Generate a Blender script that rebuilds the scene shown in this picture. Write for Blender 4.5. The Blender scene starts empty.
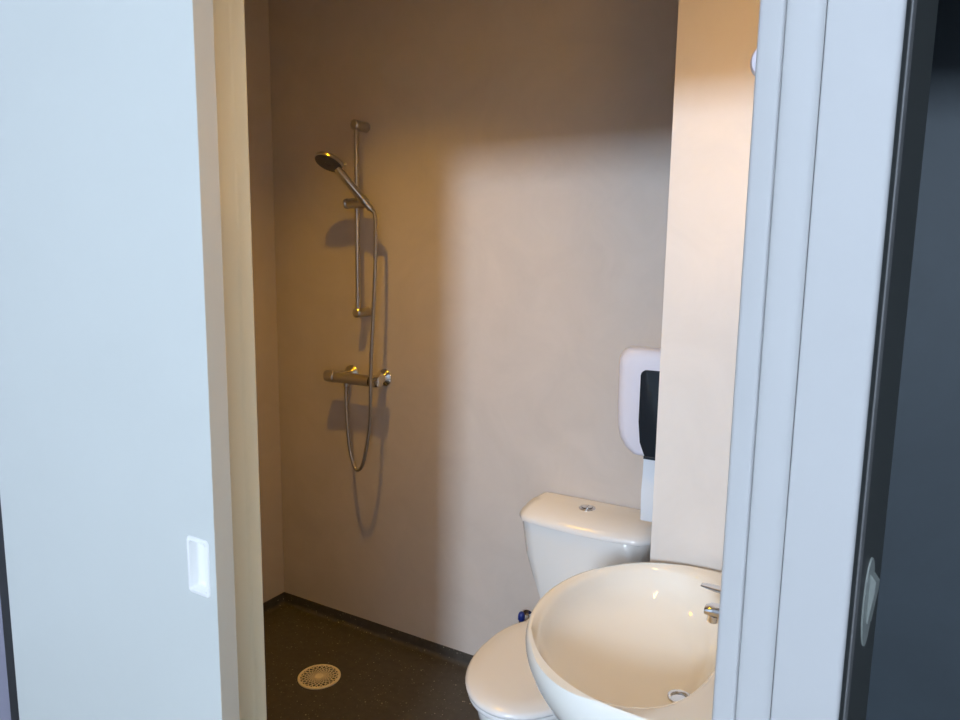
import bpy, bmesh, math, random
from mathutils import Vector, Matrix
PI = math.pi
SC = bpy.context.scene
C = SC.collection

# ------------------------------------------------------------------ camera
yaw, pitch, roll, FPX = 0.523445, 0.145604, 0.01465, 715.0
f0 = Vector((-math.sin(yaw), math.cos(yaw), 0)); r0 = Vector((math.cos(yaw), math.sin(yaw), 0)); u0 = Vector((0, 0, 1))
fw = f0*math.cos(pitch) - u0*math.sin(pitch); up = u0*math.cos(pitch) + f0*math.sin(pitch)
rt = r0*math.cos(roll) + up*math.sin(roll); up2 = up*math.cos(roll) - r0*math.sin(roll)
cd = bpy.data.cameras.new('camera'); cam = bpy.data.objects.new('camera', cd); C.objects.link(cam)
cd.sensor_width = 36; cd.lens = FPX/960*36; cd.clip_start = 0.02
cam.matrix_world = Matrix(((rt.x, up2.x, -fw.x, 0), (rt.y, up2.y, -fw.y, 0), (rt.z, up2.z, -fw.z, 1.55), (0, 0, 0, 1)))
SC.camera = cam
SC.view_settings.view_transform = 'Standard'; SC.view_settings.look = 'None'
SC.view_settings.exposure = 0.0; SC.view_settings.gamma = 1.0; SC.view_settings.use_curve_mapping = False

# ------------------------------------------------------------------ sky outside the window and daylight through it
w = bpy.data.worlds.new('sky'); SC.world = w; w.use_nodes = True
w.node_tree.nodes['Background'].inputs[0].default_value = (0.62, 0.78, 1.0, 1)
w.node_tree.nodes['Background'].inputs[1].default_value = 1.2

def area(name, loc, target, sx, sy, power, col, spread=PI):
    l = bpy.data.lights.new(name, 'AREA'); l.shape = 'RECTANGLE'; l.size = sx; l.size_y = sy
    l.energy = power; l.color = col; l.spread = spread
    o = bpy.data.objects.new(name, l); C.objects.link(o); o.location = loc
    o.rotation_euler = (Vector(target)-Vector(loc)).to_track_quat('-Z', 'Y').to_euler()
    return o
WIN = (0.02, 0.76, 2.40, 3.15, -5.0)     # x0, x1, z0, z1, y of the hall window
area('window_daylight', ((WIN[0]+WIN[1])/2, WIN[4]+0.03, (WIN[2]+WIN[3])/2), (-0.9, 1.2, 1.5),
     WIN[1]-WIN[0]-0.02, WIN[3]-WIN[2]-0.02, 300, (0.70, 0.845, 1.04))
WARM = (1.0, 0.53, 0.01)

# ------------------------------------------------------------------ materials
def mat(name, col, rough=0.5, metal=0.0, spec=0.5, mottle=0.0, mscale=4.0, bump=0.0, bscale=60.0, coat=0.0):
    m = bpy.data.materials.new(name); m.use_nodes = True; nt = m.node_tree; b = nt.nodes['Principled BSDF']
    b.inputs['Base Color'].default_value = (*col, 1); b.inputs['Roughness'].default_value = rough
    b.inputs['Metallic'].default_value = metal; b.inputs['Specular IOR Level'].default_value = spec
    b.inputs['Coat Weight'].default_value = coat
    tc = nt.nodes.new('ShaderNodeTexCoord')
    if mottle:
        n = nt.nodes.new('ShaderNodeTexNoise'); n.inputs['Scale'].default_value = mscale; n.inputs['Detail'].default_value = 6
        n.inputs['Roughness'].default_value = 0.65; n.inputs['Distortion'].default_value = 0.8
        r = nt.nodes.new('ShaderNodeValToRGB'); r.color_ramp.elements[0].position = 0.3; r.color_ramp.elements[1].position = 0.7
        r.color_ramp.elements[0].color = (*[c*(1-mottle) for c in col], 1); r.color_ramp.elements[1].color = (*[min(1, c*(1+mottle*0.6)) for c in col], 1)
        nt.links.new(tc.outputs['Object'], n.inputs['Vector']); nt.links.new(n.outputs['Fac'], r.inputs['Fac'])
        nt.links.new(r.outputs['Color'], b.inputs['Base Color'])
    if bump:
        n2 = nt.nodes.new('ShaderNodeTexNoise'); n2.inputs['Scale'].default_value = bscale; n2.inputs['Detail'].default_value = 3
        bp = nt.nodes.new('ShaderNodeBump'); bp.inputs['Strength'].default_value = bump; bp.inputs['Distance'].default_value = 0.002
        nt.links.new(tc.outputs['Object'], n2.inputs['Vector']); nt.links.new(n2.outputs['Fac'], bp.inputs['Height'])
        nt.links.new(bp.outputs['Normal'], b.inputs['Normal'])
    return m
def emis(name, col, s):
    m = bpy.data.materials.new(name); m.use_nodes = True; b = m.node_tree.nodes['Principled BSDF']
    b.inputs['Base Color'].default_value = (0.8, 0.8, 0.8, 1)
    b.inputs['Emission Color'].default_value = (*col, 1); b.inputs['Emission Strength'].default_value = s
    return m
M = dict(
 wall=mat('beige_wet_room_vinyl', (0.62, 0.545, 0.485), 0.42, spec=0.35, mottle=0.055, mscale=5, bump=0.12, bscale=30),
 white=mat('white_satin_paint', (0.49, 0.485, 0.48), 0.6, mottle=0.02, mscale=3),
 door=mat('white_laminate', (0.575, 0.59, 0.56), 0.33, mottle=0.015, mscale=2),
 lamplit=mat('lamplit_satin_paint', (0.84, 0.765, 0.54), 0.4),  # white lining with the yellow lamplight mixed into its colour
 edge=mat('beige_edge_band', (0.66, 0.61, 0.50), 0.45),
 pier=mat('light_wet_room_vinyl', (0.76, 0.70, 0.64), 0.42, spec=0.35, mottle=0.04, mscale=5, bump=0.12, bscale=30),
 lilac=mat('pale_lilac_paint', (0.24, 0.23, 0.29), 0.6),
 hall=mat('pale_hall_paint', (0.62, 0.63, 0.66), 0.6, mottle=0.03),
 ceil=mat('ceiling_paint', (0.70, 0.68, 0.64), 0.8),
 hallfloor=mat('grey_hall_floor', (0.28, 0.27, 0.26), 0.5, mottle=0.2, mscale=8),
 ceramic=mat('glazed_white_ceramic', (0.84, 0.83, 0.80), 0.07, spec=0.6, coat=0.3),
 basin=mat('ivory_glazed_ceramic', (0.86, 0.835, 0.765), 0.07, spec=0.6, coat=0.3),
 seat=mat('white_seat_plastic', (0.83, 0.81, 0.785), 0.22),
 chrome=mat('polished_chrome', (0.74, 0.74, 0.75), 0.12, metal=1.0),
 satin=mat('brushed_metal', (0.50, 0.47, 0.43), 0.28, metal=1.0),
 hose=mat('ribbed_metal_hose', (0.42, 0.38, 0.33), 0.33, metal=1.0, bump=0.6, bscale=400),
 black=mat('plain_black', (0.012, 0.012, 0.014), 0.5),
 darkface=mat('grey_spray_plate', (0.09, 0.085, 0.08), 0.45),
 blue=mat('dark_blue_plastic', (0.01, 0.03, 0.22), 0.35),
 disp=mat('white_dispenser_plastic', (0.78, 0.76, 0.84), 0.28),
 smoke=mat('smoked_black_plastic', (0.018, 0.024, 0.032), 0.12),
 paper=mat('white_paper', (0.80, 0.82, 0.85), 0.9, bump=0.2, bscale=200),
 drain=mat('lamp_bright_drain_steel', (0.90, 0.76, 0.52), 0.4),  # lamp reflection on the steel painted as a bright warm base colour
 jamb=mat('shade_toned_door_lining', (0.042, 0.046, 0.044), 0.5),  # unlit reveal darkened through its base colour
 gasket=mat('grey_gasket', (0.13, 0.13, 0.13), 0.5),
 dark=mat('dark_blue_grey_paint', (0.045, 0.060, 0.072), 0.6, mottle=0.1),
 strike=mat('pale_grey_strike_metal', (0.25, 0.27, 0.25), 0.45, metal=0.2),
 tube=emis('warm_lamp_tube', (1.0, 0.58, 0.17), 33.0),
 lamp=emis('warm_ceiling_lamp', WARM, 1350.0),
)
def floor_mat():
    m = mat('dark_speckled_vinyl', (0.075, 0.062, 0.05), 0.42, spec=0.4); nt = m.node_tree; b = nt.nodes['Principled BSDF']
    tc = nt.nodes.new('ShaderNodeTexCoord'); prev = None
    base = nt.nodes.new('ShaderNodeTexNoise'); base.inputs['Scale'].default_value = 35; base.inputs['Detail'].default_value = 5
    rp = nt.nodes.new('ShaderNodeValToRGB'); rp.color_ramp.elements[0].color = (0.045, 0.040, 0.035, 1); rp.color_ramp.elements[1].color = (0.10, 0.088, 0.074, 1)
    nt.links.new(tc.outputs['Object'], base.inputs['Vector']); nt.links.new(base.outputs['Fac'], rp.inputs['Fac']); prev = rp.outputs['Color']
    for sc, th, col in ((60, 0.15, (0.30, 0.27, 0.21)), (100, 0.22, (0.17, 0.155, 0.13)), (38, 0.09, (0.50, 0.44, 0.32))):
        v = nt.nodes.new('ShaderNodeTexVoronoi'); v.inputs['Scale'].default_value = sc
        nt.links.new(tc.outputs['Object'], v.inputs['Vector'])
        lt = nt.nodes.new('ShaderNodeMath'); lt.operation = 'LESS_THAN'; lt.inputs[1].default_value = th
        nt.links.new(v.outputs['Distance'], lt.inputs[0])
        se = nt.nodes.new('ShaderNodeSeparateColor'); nt.links.new(v.outputs['Color'], se.inputs[0])
        g = nt.nodes.new('ShaderNodeMath'); g.operation = 'GREATER_THAN'; g.inputs[1].default_value = 0.72; nt.links.new(se.outputs[0], g.inputs[0])
        mu = nt.nodes.new('ShaderNodeMath'); mu.operation = 'MULTIPLY'; nt.links.new(lt.outputs[0], mu.inputs[0]); nt.links.new(g.outputs[0], mu.inputs[1])
        mx = nt.nodes.new('ShaderNodeMixRGB'); mx.inputs[2].default_value = (*col, 1)
        nt.links.new(mu.outputs[0], mx.inputs[0]); nt.links.new(prev, mx.inputs[1]); prev = mx.outputs[0]
    nt.links.new(prev, b.inputs['Base Color']); return m
M['floor'] = floor_mat()

# ------------------------------------------------------------------ helpers
def bx(bm, x0, x1, y0, y1, z0, z1):
    v = [bm.verts.new(p) for p in ((x0,y0,z0),(x1,y0,z0),(x1,y1,z0),(x0,y1,z0),(x0,y0,z1),(x1,y0,z1),(x1,y1,z1),(x0,y1,z1))]
    for q in ((3,2,1,0),(4,5,6,7),(0,1,5,4),(1,2,6,5),(2,3,7,6),(3,0,4,7)): bm.faces.new([v[i] for i in q])
def box(x0, x1, y0, y1, z0, z1):
    bm = bmesh.new(); bx(bm, x0, x1, y0, y1, z0, z1); return bm
def prism(bm, pts, a, b, axis='z'):
    def P(p, t): return {'z': (p[0], p[1], t), 'y': (p[0], t, p[1]), 'x': (t, p[0], p[1])}[axis]
    lo = [bm.verts.new(P(p, a)) for p in pts]; hi = [bm.verts.new(P(p, b)) for p in pts]; n = len(pts)
    bm.faces.new(lo[::-1]); bm.faces.new(hi)
    for i in range(n): bm.faces.new((lo[i], lo[(i+1) % n], hi[(i+1) % n], hi[i]))
def loft(bm, rings, cap0=True, cap1=True):
    R = [[bm.verts.new(p) for p in r] for r in rings]; n = len(R[0])
    for a, b in zip(R, R[1:]):
        for i in range(n): bm.faces.new((a[i], a[(i+1) % n], b[(i+1) % n], b[i]))
    if cap0: bm.faces.new(R[0][::-1])
    if cap1: bm.faces.new(R[-1])
def frame_of(d):
    d = Vector(d).normalized(); a = Vector((0, 0, 1)) if abs(d.z) < 0.9 else Vector((1, 0, 0))
    x = d.cross(a).normalized(); return x, d.cross(x).normalized(), d
def lathe(bm, o, d, prof, n=32):
    """prof: (distance along d, radius)"""
    x, y, d = frame_of(d); o = Vector(o); rings = []
    for t, r in prof:
        rings.append([o+d*t+(x*math.cos(2*PI*i/n)+y*math.sin(2*PI*i/n))*max(r, 1e-5) for i in range(n)])
    loft(bm, rings)
def cyl(bm, a, b, r, n=24, bev=0.0):
    a, b = Vector(a), Vector(b); L = (b-a).length
    lathe(bm, a, b-a, [(0, r-bev), (bev, r), (L-bev, r), (L, r-bev)] if bev else [(0, r), (L, r)], n)
def spline(P, k=10):
    P = [Vector(p) for p in P]; Q = [P[0]*2-P[1]]+P+[P[-1]*2-P[-2]]; out = []
    for i in range(1, len(Q)-2):
        a, b, c, d = Q[i-1:i+3]
        for j in range(k):
            t = j/k; out.append(0.5*((2*b)+(c-a)*t+(2*a-5*b+4*c-d)*t*t+(3*b-a-3*c+d)*t**3))
    return out+[P[-1]]
def tube(bm, path, rad, n=12):
    path = [Vector(p) for p in path]; rings = []; x = None
    for i, p in enumerate(path):
        d = (path[min(i+1, len(path)-1)]-path[max(i-1, 0)]).normalized()
        if x is None: x = frame_of(d)[0]
        x = (x-d*x.dot(d)).normalized(); y = d.cross(x)
        r = rad(i/(len(path)-1)) if callable(rad) else rad
        rings.append([p+(x*math.cos(2*PI*k/n)+y*math.sin(2*PI*k/n))*r for k in range(n)])
    loft(bm, rings)
def obj(name, bm, m, parent=None, smooth=False, bevel=0.0, seg=3, angle=35):
    bmesh.ops.recalc_face_normals(bm, faces=bm.faces)
    me = bpy.data.meshes.new(name); bm.to_mesh(me); bm.free(); me.materials.append(M[m])
    o = bpy.data.objects.new(name, me); C.objects.link(o)
    if parent: o.parent = parent; o.matrix_parent_inverse = Matrix.Translation(-Vector(parent.location)) if parent.parent is None else Matrix()
    if smooth or bevel: 
        me.polygons.foreach_set('use_smooth', [True]*len(me.polygons)); me.set_sharp_from_angle(angle=math.radians(angle))
    if bevel:
        b = o.modifiers.new('bevel', 'BEVEL'); b.width = bevel; b.segments = seg; b.limit_method = 'ANGLE'; b.harden_normals = True
    return o
def struct(name, bm, m, parent=None, **k):
    o = obj(name, bm, m, parent, **k)
    if not parent: o['kind'] = 'structure'
    return o
def thing(name, label, cat, loc=(0, 0, 0), group=None):
    o = bpy.data.objects.new(name, None); C.objects.link(o); o.location = loc; o.empty_display_size = 0.05
    o['label'] = label; o['category'] = cat
    if group: o['group'] = group
    return o
def tag(o, label, cat): o['label'] = label; o['category'] = cat; return o

# ------------------------------------------------------------------ key planes (metres)
XL, XR, YF, YI, YB = -2.247, -0.11, 0.905, 0.985, 2.175      # bathroom: left, right, outer/inner front wall, back
CEIL = 2.60; HC_ = 3.30
DX = -1.075; DR = -0.161; DH = 2.045                          # door opening left / right / head

# ------------------------------------------------------------------ bathroom shell
struct('floor', box(XL-0.06, XR+0.02, YF, YB+0.06, -0.08, 0), 'floor')
struct('wall_back', box(XL-0.08, 1.60, YB, YB+0.08, 0, CEIL), 'wall')
struct('wall_left', box(XL-0.08, XL, YI, YB, 0, CEIL), 'wall')
struct('wall_right', box(XR, -0.045, YI, YB, 0, CEIL), 'wall')
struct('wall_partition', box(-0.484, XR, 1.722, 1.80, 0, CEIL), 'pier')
struct('ceiling', box(XL-0.08, 1.60, YI, YB+0.08, CEIL, CEIL+0.06), 'ceil')

# coved vinyl skirting: the dark floor covering turned up the wall
def cove_profile(h=0.050, r=0.016, t=0.003):
    p = [(0, 0), (0, h), (t, h-0.001)]
    for i in range(9):
        a = i/8*PI/2; p.append((t+r-r*math.cos(a), r-r*math.sin(a)+0.0003))
    return p + [(t+r, 0.0)]
bm = bmesh.new()
pr = cove_profile()
def sweep(bm, to3, a, b):
    A = [bm.verts.new(to3(p, a)) for p in pr]; B = [bm.verts.new(to3(p, b)) for p in pr]; n = len(pr)
    bm.faces.new(A); bm.faces.new(B[::-1])
    for i in range(n): bm.faces.new((A[i], A[(i+1) % n], B[(i+1) % n], B[i]))
sweep(bm, lambda p, t: (t, YB-p[0], p[1]), XL, XR); struct('baseboard_back', bm, 'floor', smooth=True, angle=50)
bm = bmesh.new(); sweep(bm, lambda p, t: (XL+p[0], t, p[1]), YI, YB); struct('baseboard_left', bm, 'floor', smooth=True, angle=50)
bm = bmesh.new(); sweep(bm, lambda p, t: (XR-p[0], t, p[1]), YI, 1.722); struct('baseboard_right', bm, 'floor', smooth=True, angle=50)

# front wall between hall and bathroom
bm = bmesh.new()
bx(bm, -2.75, DX-0.012, YF, YI, 0, HC_)
bx(bm, DX-0.012, DR+0.004, YF, YI, DH, HC_)
struct('wall_front', bm, 'lilac')
# left lining of the opening (rounded nose towards the bathroom)
def round_poly(pts, rads, k=5):
    out = []; n = len(pts)
    for i, p in enumerate(pts):
        r = rads[i] if isinstance(rads, (list, tuple)) else rads; p = Vector(p)
        if r <= 0: out.append(tuple(p)); continue
        a = (Vector(pts[i-1])-p).normalized(); b = (Vector(pts[(i+1) % n])-p).normalized()
        for j in range(k+1):
            t = j/k; q = (p+a*r)*(1-t)**2+p*2*t*(1-t)+(p+b*r)*t*t; out.append(tuple(q))
    return out
bm = bmesh.new()
prism(bm, round_poly([(DX-0.02, YF-0.004), (DX, YF-0.004), (DX, YI-0.040), (DX+0.0015, YI-0.034), (DX+0.0015, YI-0.002), (DX-0.02, YI-0.002)], [0, .003, .002, .002, .006, 0]), 0, DH)
struct('trim_1', bm, 'lamplit', smooth=True, angle=30)
bm = bmesh.new(); bx(bm, DX, DR, YF-0.004, YI+0.004, DH-0.02, DH); struct('trim_2', bm, 'white', bevel=0.002)

# right-hand frame of the opening: three stepped strips, then the shade-toned lining of the next doorway
bm = bmesh.new()
prism(bm, round_poly([(-0.1615, 0.900), (-0.1335, 0.896), (-0.1325, 0.902), (-0.1325, YI+0.004), (-0.1615, YI+0.004)], [.006, .004, 0, 0, .003]), 0, DH+0.10)
struct('trim_3', bm, 'white', smooth=True, angle=30)
bm = bmesh.new()
prism(bm, round_poly([(-0.1325, 0.9035), (-0.125, 0.9015), (-0.097, 0.9005), (-0.0915, 0.9045), (-0.0915, YI), (-0.1325, YI)], [.002, .004, .006, 0, 0, 0]), 0, DH+0.10)
struct('trim_4', bm, 'white', smooth=True, angle=30)
bm = bmesh.new()
prism(bm, round_poly([(-0.0905, 0.8985), (-0.0150, 0.8985), (-0.0155, 0.912), (-0.03, YI), (-0.0905, YI)], [.003, .008, 0, 0, 0]), 0, DH+0.10)
struct('trim_5', bm, 'white', smooth=True, angle=30)
# door lining (slightly splayed), its shade put into a dark colour
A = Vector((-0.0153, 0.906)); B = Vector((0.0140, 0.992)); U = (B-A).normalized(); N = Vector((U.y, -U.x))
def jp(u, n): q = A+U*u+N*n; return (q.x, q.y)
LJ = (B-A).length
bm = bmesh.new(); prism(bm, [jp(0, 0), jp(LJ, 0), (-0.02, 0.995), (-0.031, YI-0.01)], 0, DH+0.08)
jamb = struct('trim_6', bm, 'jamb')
bm = bmesh.new(); prism(bm, round_poly([jp(0.013, -0.001), jp(0.013, 0.0018), jp(0.023, 0.0018), jp(0.023, -0.001)], [0, .001, .001, 0], 3), 0, DH)
o = struct('gasket_strip', bm, 'gasket', jamb, smooth=True); o['label'] = 'light grey sealing strip'
# strike plate on the lining with a bent lip
def jv(u, n, z): q = A+U*u+N*n; return (q.x, q.y, z)
def plate(bm, outl, n0, n1):
    lo = [bm.verts.new(jv(u, n0, z)) for u, z in outl]; hi = [bm.verts.new(jv(u, n1, z)) for u, z in outl]; k = len(outl)
    bm.faces.new(lo); bm.faces.new(hi[::-1])
    for i in range(k): bm.faces.new((lo[i], lo[(i+1) % k], hi[(i+1) % k], hi[i]))
bm = bmesh.new()
out = [(0.054+0.014*math.copysign(abs(math.cos(a))**1.15, math.cos(a)), 1.135+0.058*math.sin(a)) for a in [2*PI*i/28 for i in range(28)]]
plate(bm, out, 0, 0.002)
st = struct('strike_plate', bm, 'strike', jamb); st['label'] = 'pale grey metal strike plate'
bm = bmesh.new()
for (u0, u1) in ((0.052, 0.064),):
    p = [(0.002, 1.172), (0.0085, 1.164), (0.008, 1.150), (0.0035, 1.108), (0.002, 1.110)]
    lo = [bm.verts.new(jv(u0, n, z)) for n, z in p]; hi = [bm.verts.new(jv(u1, n, z)) for n, z in p]
    bm.faces.new(lo); bm.faces.new(hi[::-1])
    for i in range(5): bm.faces.new((lo[i], lo[(i+1) % 5], hi[(i+1) % 5], hi[i]))
obj('strike_lip', bm, 'strike', st)
# room next door seen through its doorway
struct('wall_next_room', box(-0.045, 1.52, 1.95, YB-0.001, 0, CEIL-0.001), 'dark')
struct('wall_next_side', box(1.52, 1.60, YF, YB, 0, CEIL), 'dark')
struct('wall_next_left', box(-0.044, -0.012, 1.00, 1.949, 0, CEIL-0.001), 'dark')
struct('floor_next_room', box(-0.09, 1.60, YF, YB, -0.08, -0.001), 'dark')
bm = bmesh.new(); bx(bm, -0.0150, 0.80, 0.925, 0.985, DH, HC_); bx(bm, 0.80, 1.52, 0.925, 0.985, 0, HC_)
bx(bm, -0.158, -0.0155, 0.925, 0.98, DH+0.1, HC_)
struct('wall_front_right', bm, 'hall')

# ------------------------------------------------------------------ hall round the camera
struct('floor_hall', box(-2.83, 1.60, -5.1, YF-0.001, -0.08, -0.001), 'hallfloor')
struct('ceiling_hall', box(-2.83, 1.60, -5.1, YF-0.001, HC_, HC_+0.06), 'ceil')
struct('wall_hall_left', box(-2.83, -2.75, -5.0, YF, 0, HC_), 'hall')
struct('wall_hall_right', box(1.52, 1.60, -5.0, YF-0.001, 0, HC_), 'hall')
bm = bmesh.new(); y0, y1 = -5.10, -5.00
bx(bm, -2.83, WIN[0], y0, y1, 0, HC_); bx(bm, WIN[1], 1.60, y0, y1, 0, HC_)
bx(bm, WIN[0], WIN[1], y0, y1, 0, WIN[2]); bx(bm, WIN[0], WIN[1], y0, y1, WIN[3], HC_)
struct('wall_hall_rear', bm, 'hall')
bm = bmesh.new()
for a, b, c, d in ((WIN[0], WIN[0]+0.03, WIN[2], WIN[3]), (WIN[1]-0.03, WIN[1], WIN[2], WIN[3]), (WIN[0]+0.03, WIN[1]-0.03, WIN[2], WIN[2]+0.03), (WIN[0]+0.03, WIN[1]-0.03, WIN[3]-0.03, WIN[3])):
    bx(bm, a, b, -5.08, -5.03, c, d)
struct('window_1', bm, 'white')

# ------------------------------------------------------------------ sliding door
SX0, SX1, SY0, SY1, SZ0, SZ1 = -1.808, -1.054, 0.850, 0.892, 0.012, 2.085
HX0, HX1, HZ0, HZ1 = -1.1265, -1.0755, 0.905, 1.008          # hole for the pull
bm = bmesh.new()
xs = [SX0, HX0, HX1, SX1]; zs = [SZ0, HZ0, HZ1, SZ1]
G = [[bm.verts.new((x, SY0, z)) for z in zs] for x in xs]
for i in range(3):
    for j in range(3):
        if (i, j) != (1, 1): bm.faces.new((G[i][j], G[i+1][j], G[i+1][j+1], G[i][j+1]))
K = [[bm.verts.new((x, SY1, z)) for z in (SZ0, SZ1)] for x in (SX0, SX1)]
bm.faces.new((K[0][0], K[0][1], K[1][1], K[1][0]))
bm.faces.new([G[3][j] for j in range(4)]+[K[1][1], K[1][0]]); bm.faces.new([G[0][j] for j in range(4)]+[K[0][1], K[0][0]])
bm.faces.new([G[i][0] for i in range(4)]+[K[1][0], K[0][0]]); bm.faces.new([G[i][3] for i in range(4)]+[K[1][1], K[0][1]])
H = [bm.verts.new((x, SY0+0.016, z)) for x, z in ((HX0, HZ0), (HX1, HZ0), (HX1, HZ1), (HX0, HZ1))]
h0 = [G[1][1], G[2][1], G[2][2], G[1][2]]; bm.faces.new(H)
for i in range(4): bm.faces.new((h0[i], h0[(i+1) % 4], H[(i+1) % 4], H[i]))
door = struct('door_1', bm, 'door')
bm2 = bmesh.new(); bx(bm2, SX1-0.002, SX1+0.0008, SY0+0.0005, SY1-0.0002, SZ0, SZ1)
o = struct('edge_band', bm2, 'edge', door); o['label'] = 'beige front edge'
def rrect(x0, x1, z0, z1, r, y, k=5):
    pts = []
    for cx, cz, a0 in ((x1-r, z1-r, 0), (x0+r, z1-r, 90), (x0+r, z0+r, 180), (x1-r, z0+r, 270)):
        for i in range(k+1):
            a = math.radians(a0+90*i/k); pts.append((cx+r*math.cos(a), y, cz+r*math.sin(a)))
    return pts
def rr(d, y): return rrect(-1.132+d, -1.070-d, 0.899+d, 1.014-d, max(0.009-d*0.4, 0.003), y)
bm = bmesh.new()
loft(bm, [rr(0, SY0), rr(0.0008, SY0-0.0022), rr(0.002, SY0-0.003), rr(0.008, SY0-0.003), rr(0.0095, SY0-0.001), rr(0.012, SY0+0.011), rr(0.016, SY0+0.0145), rr(0.022, SY0+0.0150)], cap0=False)
pull = struct('door_pull', bm, 'ceramic', door, smooth=True, angle=50); pull['label'] = 'bright white recessed door pull'
bm = bmesh.new(); lathe(bm, (-1.092, SY0+0.0155, 0.918), (0, -1, 0), [(0, 0.0042), (0.0014, 0.004), (0.002, 0.0028)], 16)
obj('screw', bm, 'chrome', pull, smooth=True)
bm = bmesh.new(); bx(bm, SX0-0.045, SX0-0.0002, SY0+0.002, SY1, SZ0, SZ1)  # even black strip along the left edge of the leaf
o = struct('edge_strip', bm, 'black', door); o['label'] = 'black strip on the left edge'
struct('trim_7', box(-1.95, 0.0, 0.838, 0.898, SZ1+0.02, SZ1+0.10), 'white', bevel=0.003)     # cover of the sliding track

# ------------------------------------------------------------------ floor drain
fd = thing('floor_drain', 'round metal grate, coloured lamp-bright, of a floor drain set in the dark speckled shower floor', 'drain', (-1.72, 1.827, 0))
cx, cy, Rd = -1.72, 1.827, 0.078
bm = bmesh.new(); lathe(bm, (cx, cy, -0.001), (0, 0, 1), [(0, Rd-0.006), (0.0026, Rd-0.006), (0.0026, 0.001)], 40)
obj('dark_well', bm, 'black', fd)
bm = bmesh.new()
ringp = [(Rd, 0), (Rd, .003), (Rd-0.002, .0048), (Rd-0.009, .0048), (Rd-0.010, .002)]
loft(bm, [[(cx+r*math.cos(2*PI*i/64), cy+r*math.sin(2*PI*i/64), z) for i in range(64)] for r, z in ringp], False, False)
obj('rim', bm, 'drain', fd, smooth=True)
# two families of spiral bars make the diamond holes
bm = bmesh.new(); nb = 22
for s in (1, -1):
    for k in range(nb):
        a0 = 2*PI*k/nb; L = []; Rr = []
        for j in range(10):
            t = j/9; r = 0.014+(Rd-0.009-0.014)*t; a = a0+s*1.15*math.log(r/0.014)*0.62
            L.append((a, r))
        lo = []; 
        for a, r in L:
            wd = 0.0008+0.0013*(r/Rd)
            px, py = cx+r*math.cos(a), cy+r*math.sin(a)
            tx, ty = -math.sin(a), math.cos(a)
            lo.append([bm.verts.new((px-tx*wd, py-ty*wd, .0018)), bm.verts.new((px-tx*wd, py-ty*wd, .0042)), bm.verts.new((px+tx*wd, py+ty*wd, .0042)), bm.verts.new((px+tx*wd, py+ty*wd, .0018))])
        for p, q in zip(lo, lo[1:]):
            for i in range(3): bm.faces.new((p[i], p[i+1], q[i+1], q[i]))
lathe(bm, (cx, cy, .0016), (0, 0, 1), [(0, .015), (.0028, .015), (.003, .012)], 24)
obj('grate', bm, 'drain', fd)

# ------------------------------------------------------------------ shower rail
RX, RY = -1.757, 2.112
sr = thing('shower_rail', 'slim metal shower riser rail with wall brackets, mounted above the mixer', 'shower rail', (RX, YB, 1.33))
bm = bmesh.new(); cyl(bm, (RX+0.001, RY, 1.310), (RX, RY, 2.028), 0.0085, 20, 0.002); obj('rail', bm, 'satin', sr, smooth=True)
for z in (2.014, 1.327):
    bm = bmesh.new(); cyl(bm, (RX, RY-0.014, z), (RX, YB, z), 0.0185, 28, 0.004)
    obj('wall_bracket', bm, 'satin', sr, smooth=True)
bm = bmesh.new(); cyl(bm, (RX-0.036, RY-0.004, 1.733), (RX+0.055, RY-0.004, 1.733), 0.0185, 28, 0.003)
sl = obj('slider', bm, 'satin', sr, smooth=True)
bm = bmesh.new(); lathe(bm, (RX-0.036, RY-0.004, 1.733), (-1, 0, 0), [(0, 0.016), (0.004, 0.0195), (0.012, 0.0195), (0.015, 0.016)], 28)
obj('knob', bm, 'satin', sl, smooth=True)
# holder cone for the hand shower
HB = Vector((-1.657, 2.064, 1.712)); HT = Vector((-1.760, 1.985, 1.866)); hd = (HT-HB).normalized()
bm = bmesh.new(); cyl(bm, (RX+0.05, RY-0.006, 1.733), HB+hd*0.03, 0.011, 16); lathe(bm, HB+hd*0.012, hd, [(0, 0.0135), (0.003, 0.0155), (0.030, 0.0175), (0.032, 0.0165)], 24)
obj('holder', bm, 'satin', sl, smooth=True)

# ------------------------------------------------------------------ hand shower
hs = thing('hand_shower', 'round metal hand shower with a grey spray face, hanging in the rail holder', 'hand shower', tuple(HB))
nrm = Vector((-0.03, -0.50, -0.865)).normalized(); HC = Vector((-1.773, 1.982, 1.866))
bm = bmesh.new(); pts = [HB+hd*(-0.006), HB+hd*0.05, HB+hd*0.12, HB+hd*0.175]
tube(bm, spline(pts, 6), lambda t: 0.0120+0.0028*math.sin(t*PI)*0.8+0.001*t, 20); obj('handle', bm, 'satin', hs, smooth=True)
bm = bmesh.new(); lathe(bm, HC-nrm*0.022, nrm, [(0, 0.004), (0.002, 0.026), (0.007, 0.043), (0.014, 0.0525), (0.021, 0.055), (0.025, 0.0545), (0.026, 0.052)], 40)
head = obj('shower_head', bm, 'satin', hs, smooth=True)
bm = bmesh.new(); lathe(bm, HC+nrm*0.0035, nrm, [(0, 0.050), (0.0022, 0.049), (0.003, 0.046), (0.003, 0.012), (0.0015, 0.010)], 40)
x, y, d = frame_of(nrm)
for rr_, n in ((0.017, 8), (0.026, 14), (0.035, 20), (0.043, 26)):
    for k in range(n):
        a = 2*PI*k/n; q = HC+nrm*0.0062+(x*math.cos(a)+y*math.sin(a))*rr_
        lathe(bm, q, nrm, [(0, 0.0017), (0.002, 0.0012)], 6)
o = obj('spray_face', bm, 'darkface', hs, smooth=True); o['label'] = 'dark grey spray face with nozzles'
bm = bmesh.new(); p = HC-nrm*0.012+hd.cross(nrm).cross(nrm).normalized()*0.0
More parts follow.
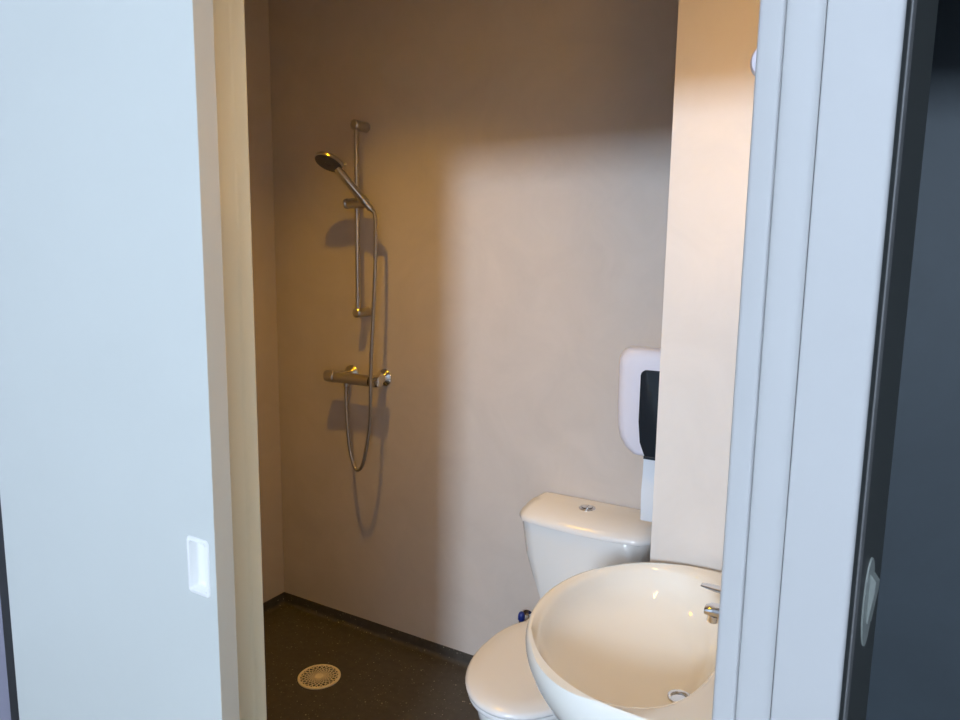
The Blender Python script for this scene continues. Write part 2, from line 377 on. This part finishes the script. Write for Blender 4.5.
tip = HC+(HT-HB).normalized()*0.0
q = HC - x*0 ; e = (hd-nrm*hd.dot(nrm)).normalized()
cyl(bm, HC-e*0.044-nrm*0.014+Vector((0.012, 0.004, 0)), HC-e*0.040-nrm*0.021+Vector((0.012, 0.004, 0)), 0.006, 14, 0.001)
obj('spray_selector', bm, 'satin', hs, smooth=True)

# ------------------------------------------------------------------ shower mixer
MX0, MX1, MY, MZ = -1.910, -1.686, 2.098, 1.073
mx = thing('shower_mixer', 'metal thermostatic shower mixer bar with end knobs on the shower wall', 'shower mixer', (-1.76, YB, MZ))
bm = bmesh.new(); cyl(bm, (MX0+0.052, MY, MZ), (MX1, MY, MZ), 0.0215, 32, 0.001)
cyl(bm, (-1.807, MY, MZ-0.015), (-1.807, MY, MZ-0.034), 0.0115, 20, 0.002)
obj('body', bm, 'satin', mx, smooth=True)
bm = bmesh.new(); lathe(bm, (MX0+0.0515, MY, MZ), (-1, 0, 0), [(0, 0.0205), (0.003, 0.0235), (0.034, 0.0235), (0.046, 0.022), (0.0515, 0.015)], 32)
kn = obj('temperature_knob', bm, 'satin', mx, smooth=True)
bm = bmesh.new(); cyl(bm, (MX1, MY, MZ), (MX1+0.006, MY, MZ), 0.0222, 28); o = obj('ring', bm, 'black', mx, smooth=True); o['label'] = 'black ring beside the right knob'
bm = bmesh.new(); lathe(bm, (MX1+0.006, MY, MZ), (1, 0, 0), [(0, 0.0205), (0.003, 0.0235), (0.028, 0.0235), (0.038, 0.0215), (0.043, 0.014)], 32)
obj('flow_knob', bm, 'chrome', mx, smooth=True)
for xx in (-1.842, -1.680):
    bm = bmesh.new(); lathe(bm, (xx, YB, MZ+0.004), (0, -1, 0), [(0, 0.034), (0.004, 0.034), (0.010, 0.029), (0.016, 0.019), (0.020, 0.017), (0.060, 0.017)], 32)
    obj('wall_flange', bm, 'satin' if xx < -1.8 else 'chrome', mx, smooth=True)

# ------------------------------------------------------------------ shower hose
bm = bmesh.new()
hp = [HB-hd*0.006, HB-hd*0.024+Vector((0.001, 0, -0.002)), (-1.638, 2.072, 1.640), (-1.637, 2.068, 1.52), (-1.643, 2.066, 1.38), (-1.649, 2.060, 1.22), (-1.655, 2.058, 1.085),
      (-1.660, 2.063, 0.99), (-1.668, 2.068, 0.92), (-1.684, 2.070, 0.83), (-1.705, 2.070, 0.755), (-1.722, 2.070, 0.730), (-1.738, 2.070, 0.727), (-1.755, 2.071, 0.752), (-1.776, 2.075, 0.82), (-1.795, 2.085, 0.93), (-1.8065, 2.096, 1.02), (-1.807, MY, MZ-0.034)]
tube(bm, spline(hp, 8), 0.0068, 12)
tag(obj('shower_hose', bm, 'hose', smooth=True), 'flexible metal shower hose looping below the mixer on the shower wall', 'hose')

# ------------------------------------------------------------------ toilet
TX = -0.780
to = thing('toilet', 'white close-coupled toilet with closed lid and cistern, standing behind the washbasin', 'toilet', (TX, 1.80, 0))
def egg(cx, yf, yb, hw, z, n=56, p=2.0, pb=2.6):
    ym = yf+(yb-yf)*0.52; out = []
    for i in range(n):
        a = 2*PI*i/n; c, s = math.cos(a), math.sin(a)
        if s < 0: out.append((cx+hw*math.copysign(abs(c)**(2/p), c), ym+(ym-yf)*s, z))
        else: out.append((cx+hw*math.copysign(abs(c)**(2/pb), c), ym+(yb-ym)*math.copysign(abs(s)**(2/pb), s), z))
    return out
bm = bmesh.new()
loft(bm, [egg(TX, 1.60, 2.12, .115, 0), egg(TX, 1.60, 2.12, .113, .03), egg(TX, 1.615, 2.12, .105, .12), egg(TX, 1.58, 2.13, .115, .20), egg(TX, 1.50, 2.14, .150, .29), egg(TX, 1.460, 2.15, .164, .35), egg(TX, 1.456, 2.16, .168, .378), egg(TX, 1.462, 2.155, .164, .388)])
obj('bowl', bm, 'ceramic', to, smooth=True, angle=60)
bm = bmesh.new()
loft(bm, [egg(TX, 1.454, 1.925, .168, .389), egg(TX, 1.449, 1.93, .173, .393), egg(TX, 1.448, 1.93, .174, .400), egg(TX, 1.454, 1.93, .170, .4065)])
obj('seat', bm, 'seat', to, smooth=True, angle=60)
bm = bmesh.new()
loft(bm, [egg(TX, 1.448, 1.935, .172, .408), egg(TX, 1.442, 1.938, .177, .411), egg(TX, 1.441, 1.938, .178, .418), egg(TX, 1.446, 1.936, .174, .4235), egg(TX, 1.450, 1.925, .168, .4275), egg(TX, 1.50, 1.90, .12, .4305), egg(TX, 1.60, 1.84, .05, .4315)])
lid = obj('lid', bm, 'seat', to, smooth=True, angle=70)
for s in (-1, 1):
    bm = bmesh.new(); cyl(bm, (TX+s*0.075-0.022, 1.952, .412), (TX+s*0.075+0.022, 1.952, .412), 0.013, 20, 0.003)
    obj('hinge', bm, 'seat', to, smooth=True)
# cistern body: tapered, bowed front
def cist(hw, yf, z, bow, r=0.05):
    pts = []; n = 16
    for i in range(n+1):                       # front, left to right, bowed
        t = -1+2*i/n; pts.append((TX-0.004+hw*t, yf-bow*(1-t*t)+r*max(0, abs(t)-0.86)**2*30, z))
    pts += [(TX+hw, yf+0.07, z), (TX+hw*0.985, YB-0.012, z), (TX-hw*0.985, YB-0.012, z), (TX-hw, yf+0.07, z)]
    return pts
bm = bmesh.new()
loft(bm, [cist(.140, 2.030, .395, .010), cist(.152, 2.022, .42, .012), cist(.181, 2.014, .50, .014), cist(.203, 2.006, .58, .017), cist(.212, 2.000, .66, .020), cist(.218, 1.998, .699, .022)])
obj('cistern', bm, 'ceramic', to, smooth=True, angle=45)
bm = bmesh.new()
loft(bm, [cist(.214, 1.999, .700, .022), cist(.214, 1.999, .7025, .022), cist(.2225, 1.991, .703, .023), cist(.2235, 1.990, .710, .023), cist(.221, 1.995, .720, .022), cist(.216, 2.010, .731, .021), cist(.212, 2.030, .740, .018), cist(.207, 2.055, .747, .012), cist(.195, 2.09, .750, .004)])
cl = obj('cistern_lid', bm, 'seat', to, smooth=True, angle=60)
bm = bmesh.new(); BXY = (TX-0.019, 2.088)
loft(bm, [[(BXY[0]+r*math.cos(2*PI*i/32), BXY[1]+r*math.sin(2*PI*i/32), .7455+z) for i in range(32)] for r, z in ((.027, 0), (.027, .005), (.025, .0072), (.0195, .0072), (.019, .0045))])
fb = obj('flush_button', bm, 'chrome', cl, smooth=True, angle=40)
for s in (-1, 1):
    bm = bmesh.new(); p = [(BXY[0]+s*(0.0012+0.0155*math.sin(PI*i/12)), BXY[1]+0.0155*math.cos(PI*i/12)) for i in range(13)]
    prism(bm, p, .749, .755); bm2 = obj('button_half', bm, 'chrome', to, bevel=0.0008, seg=2)

# water supply valve with blue handle
sv = thing('stop_valve', 'small water stop valve with dark blue handle, low on the back wall beside the toilet', 'valve', (-1.04, YB, .29))
bm = bmesh.new(); lathe(bm, (-1.04, YB, .275), (0, -1, 0), [(0, .022), (.003, .022), (.006, .010), (.055, .009)], 24); cyl(bm, (-1.04, YB-.055, .262), (-1.04, YB-.055, .283), .010, 20, .002); obj('body', bm, 'chrome', sv, smooth=True)
bm = bmesh.new(); cyl(bm, (-1.04, YB-.055, .280), (-1.04, YB-.055, .284), .010, 16)
lathe(bm, (-1.04, YB-.055, .282), (0, 0, 1), [(0, .010), (.004, .0135), (.02, .012), (.028, .009), (.031, .005)], 14)
o = obj('handle', bm, 'blue', sv, smooth=True, angle=50); o['label'] = 'dark blue handle'
bm = bmesh.new(); tube(bm, spline([(-1.04, YB-.055, .265), (-1.02, YB-.06, .20), (-.98, YB-.06, .16), (-.93, YB-.06, .22), (-.90, YB-.055, .42), (-.90, YB-.055, .47)], 8), .0055, 10)
obj('supply_hose', bm, 'hose', to, smooth=True)

# ------------------------------------------------------------------ paper towel dispenser with a towel hanging out
pd = thing('towel_dispenser', 'white wall paper towel dispenser with dark window, partly behind the partition wall', 'dispenser', (-.54, YB, .95))
DX0, DX1 = -.677, -.365; DC = (DX0+DX1)/2
def dring(ins, y, zt=1.297, zb=.982, off=0):
    # front outline: rounded top corners, sides bow in towards the bottom
    x0, x1, zt, zb = DX0+ins, DX1-ins, zt-ins, zb+ins*0.4; r = .040; P = []
    for i in range(9):
        a = PI/2*i/8; P.append((x1-r+r*math.cos(a), zt-r+r*math.sin(a)))
    for i in range(9):
        a = PI/2+PI/2*i/8; P.append((x0+r+r*math.cos(a), zt-r+r*math.sin(a)))
    side = [(0, .80), (.001, .5), (.004, .30), (.012, .18), (.028, .08), (.048, .02), (.060, 0)]
    for dx, t in side: P.append((x0+dx, zb+(zt-r-zb)*t))
    for dx, t in side[::-1]: P.append((x1-dx, zb+(zt-r-zb)*t))
    return [(px, y, pz) for px, pz in P]
bm = bmesh.new()
loft(bm, [dring(.030, YB), dring(.024, YB-.04), dring(.012, YB-.11), dring(0, YB-.185), dring(.004, YB-.202), dring(.012, YB-.213), dring(.03, YB-.218)])
obj('cover', bm, 'disp', pd, smooth=True, angle=40)
bm = bmesh.new(); W0, W1, WZ0, WZ1 = -.603, -.439, .987, 1.237
P = []
for i in range(7): a = PI/2*i/6; P.append((W1-.018+.018*math.cos(a), WZ1-.018+.018*math.sin(a)))
for i in range(7): a = PI/2+PI/2*i/6; P.append((W0+.018+.018*math.cos(a), WZ1-.018+.018*math.sin(a)))
P += [(W0, WZ0+.10), (W0+.006, WZ0+.04), (W0+.022, WZ0), (W1-.022, WZ0), (W1-.006, WZ0+.04), (W1, WZ0+.10)]
loft(bm, [[(px, y, pz) for px, pz in P] for y in (YB-.200, YB-.2205)] + [[(DC+(px-DC)*.97, YB-.2225, 1.11+(pz-1.11)*.985) for px, pz in P]])
o = obj('window', bm, 'smoke', pd, smooth=True, angle=40); o['label'] = 'smoked black level window'
bm = bmesh.new(); bx(bm, -.590, -.450, YB-.20, YB-.03, .974, .983); obj('outlet', bm, 'smoke', pd)
bm = bmesh.new(); n = 8
fr = [(-.640+.0, -.470)]
rows = []
for i in range(n+1):
    z = .977-(.977-.783)*i/n; yy = YB-.185+.006*math.sin(i*.9)
    rows.append([(xx, yy+.003*math.sin(xx*60+i), z+(0.004 if xx > -.47 else 0)*(i/n)) for xx in [-.595+.152*j/6 for j in range(7)]])
F = [[bm.verts.new(p) for p in r] for r in rows]; Bk = [[bm.verts.new((p[0], p[1]+.0022, p[2])) for p in r] for r in rows]
for S in (F, Bk):
    for a, b in zip(S, S[1:]):
        for j in range(6): bm.faces.new((a[j], a[j+1], b[j+1], b[j]))
for i in range(n):
    for j in (0, 6): bm.faces.new((F[i][j], F[i+1][j], Bk[i+1][j], Bk[i][j]))
for i in (0, n):
    for j in range(6): bm.faces.new((F[i][j], F[i][j+1], Bk[i][j+1], Bk[i][j]))
tag(obj('paper_towel', bm, 'paper', smooth=True, angle=60), 'white paper towel hanging out of the bottom of the wall dispenser', 'paper towel')

# ------------------------------------------------------------------ washbasin
WB = thing('washbasin', 'large white oval ceramic washbasin on the right wall, in front of the toilet', 'washbasin', (XR, 1.372, .81))
CY = 1.372; NS = 112
def outer(s, z, cx0=-.335, sh=0.0):
    out = []
    for i in range(NS):
        a = 2*PI*i/NS; c, sn = math.cos(a), math.sin(a)
        if c < 0: px = cx0+.283*c; py = .318*math.copysign(abs(sn)**0.97, sn)
        else:
            e = 2/3.6; px = cx0+.225*abs(c)**e; py = .318*math.copysign(abs(sn)**e, sn)
        # scale about the wall side so the back stays at the wall
        out.append((XR+(px-XR)*s+sh, CY+py*(0.25+0.75*s if s < 1 else s), z))
    return out
def inner(s, z, cx=-.400, rx=.188, ry=.283, dx=0.0):
    out = []
    for i in range(NS):
        a = 2*PI*i/NS; c, sn = math.cos(a), math.sin(a); e = (0.72 if sn < 0 else 0.88) if c > 0 else 1.0
        px = rx*math.copysign(abs(c)**e, c)*(0.93 if c > 0 else 1); py = ry*(1.04 if sn < 0 else 1)*math.copysign(abs(sn)**(e if c > 0 else 1), sn)
        out.append((cx+dx+px*s, CY-0.032*max(0, 1-s)**1.3+py*s, z))
    return out
bm = bmesh.new()
rings = [outer(.30, .612), outer(.50, .618), outer(.70, .640), outer(.85, .673), outer(.94, .708), outer(.985, .742), outer(1.004, .770), outer(1.006, .790), outer(1.0, .803), outer(.992, .8095), outer(.980, .8115)]
o_ = outer(.980, .8115)
i_ = inner(1.06, .8095)
rings += [[tuple(Vector(p)*.5+Vector(q)*.5) for p, q in zip(o_, i_)], i_]
rings += [inner(1.02, .8065), inner(.985, .798), inner(.95, .780), inner(.89, .757, dx=.006), inner(.80, .735, dx=.014), inner(.68, .716, dx=.026), inner(.52, .700, dx=.045), inner(.34, .689, dx=.065), inner(.19, .683, dx=.086), inner(.09, .680, dx=.096)]
loft(bm, rings, True, False)
# close the wall side: rear faces lie on the wall plane by construction
DRX, DRY, DRZ = -.400+.096, CY-0.0275, .680
basin = obj('basin', bm, 'basin', WB, smooth=True, angle=80)
ring = [(.0245, -.0005), (.0235, .0035), (.021, .0042), (.0180, .003), (.0165, -.003), (.0165, -.02)]
bm = bmesh.new(); loft(bm, [[(DRX+r*math.cos(2*PI*i/36), DRY+r*math.sin(2*PI*i/36), DRZ+z) for i in range(36)] for r, z in ring])
dr = obj('drain_ring', bm, 'chrome', WB, smooth=True, angle=50)
bm = bmesh.new(); lathe(bm, (DRX, DRY, DRZ-.0195), (0, 0, 1), [(0, .016), (.002, .016), (.0021, .001)], 30); obj('drain_hole', bm, 'black', dr)
bm = bmesh.new(); lathe(bm, (DRX, DRY, DRZ-.016), (0, 0, 1), [(0, .004), (.004, .008), (.010, .011), (.0125, .0105), (.014, .008), (.0145, .001)], 30)
obj('plug', bm, 'chrome', dr, smooth=True)
bm = bmesh.new(); cyl(bm, (DRX, DRY, .675), (DRX, DRY, .50), .018, 24); tube(bm, spline([(DRX, DRY, .50), (DRX, DRY, .44), (DRX+.04, DRY, .41), (DRX+.08, DRY, .44), (DRX+.10, DRY, .50), (DRX+.14, DRY, .52), (XR-.001, DRY, .52)], 8), .017, 16)
obj('trap', bm, 'chrome', WB, smooth=True)

# tap on the ledge
TPX, TPY = -.165, 1.362
tp = thing('basin_tap', 'chrome single-lever mixer tap on the ledge of the white washbasin', 'tap', (TPX, TPY, .81))
bm = bmesh.new(); lathe(bm, (TPX, TPY, .8095), (0, 0, 1), [(0, .026), (.003, .027), (.006, .024), (.07, .022), (.088, .023), (.092, .020)], 32); obj('body', bm, 'chrome', tp, smooth=True)
bm = bmesh.new(); nsp = 10; rings = []
for i in range(nsp+1):
    t = i/nsp; px = TPX-.012-.092*t; zc = .868+.010*math.sin(t*PI*.7)-.004*t; hw = .019-.003*t; hh = .0125-.002*t
    if i == nsp: hw *= .8; hh *= .75
    rings.append([(px, TPY+hw*math.copysign(abs(math.cos(a))**.8, math.cos(a)), zc+hh*math.copysign(abs(math.sin(a))**.8, math.sin(a))) for a in [2*PI*k/20 for k in range(20)]])
loft(bm, rings); obj('spout', bm, 'chrome', tp, smooth=True, angle=50)
bm = bmesh.new(); cyl(bm, (TPX-.088, TPY, .864), (TPX-.090, TPY, .850), .011, 20, .001); obj('aerator', bm, 'chrome', tp, smooth=True)
bm = bmesh.new(); rings = []
for i in range(9):
    t = i/8; px = TPX+.016-.130*t; zc = .914+.006*t**1.3; hw = .019*(1-.42*t); hh = .009*(1-.62*t)
    if i in (0, 8): hw *= .8; hh *= .6
    rings.append([(px, TPY+hw*math.cos(a), zc+hh*math.sin(a)) for a in [2*PI*k/18 for k in range(18)]])
loft(bm, rings); obj('lever', bm, 'chrome', tp, smooth=True, angle=60)

# ------------------------------------------------------------------ lamps
wl = thing('wall_lamp', 'white round-ended lamp high on the right wall above the washbasin', 'lamp', (XR, 1.3, 1.87))
bm = bmesh.new(); bx(bm, -.150, XR, 1.19, 1.46, 1.84, 1.90); obj('mounting', bm, 'white', wl, bevel=.004)
bm = bmesh.new(); lathe(bm, (-.188, 1.150, 1.838), (0, 1, 0), [(0, .016), (.004, .024), (.014, .028), (.040, .028)], 28); bx(bm, -.190, XR, 1.165, 1.188, 1.838, 1.856)
obj('end_cap', bm, 'disp', wl, smooth=True, angle=40)
bm = bmesh.new(); cyl(bm, (-.190, 1.192, 1.846), (-.190, 1.44, 1.846), .013, 20); obj('tube', bm, 'tube', wl, smooth=True)
bm = bmesh.new(); cyl(bm, (-.190, 1.192, 1.895), (-.190, 1.44, 1.895), .013, 20); obj('tube', bm, 'tube', wl, smooth=True)
cl_ = thing('ceiling_lamp', 'round warm ceiling lamp above the shower end of the bathroom', 'lamp', (-1.45, 1.44, CEIL))
bm = bmesh.new()
loft(bm, [[(-1.45+q*math.cos(2*PI*i/40), 1.44+q*math.sin(2*PI*i/40), CEIL-t) for i in range(40)] for q, t in ((.001, 0), (.060, 0), (.060, .085), (.052, .085), (.052, .015), (.001, .015))]); obj('housing', bm, 'white', cl_, smooth=True)
bm = bmesh.new(); lathe(bm, (-1.45, 1.44, CEIL-.0155), (0, 0, -1), [(0, .030), (.015, .030), (.018, .026)], 32); obj('diffuser', bm, 'lamp', cl_, smooth=True)
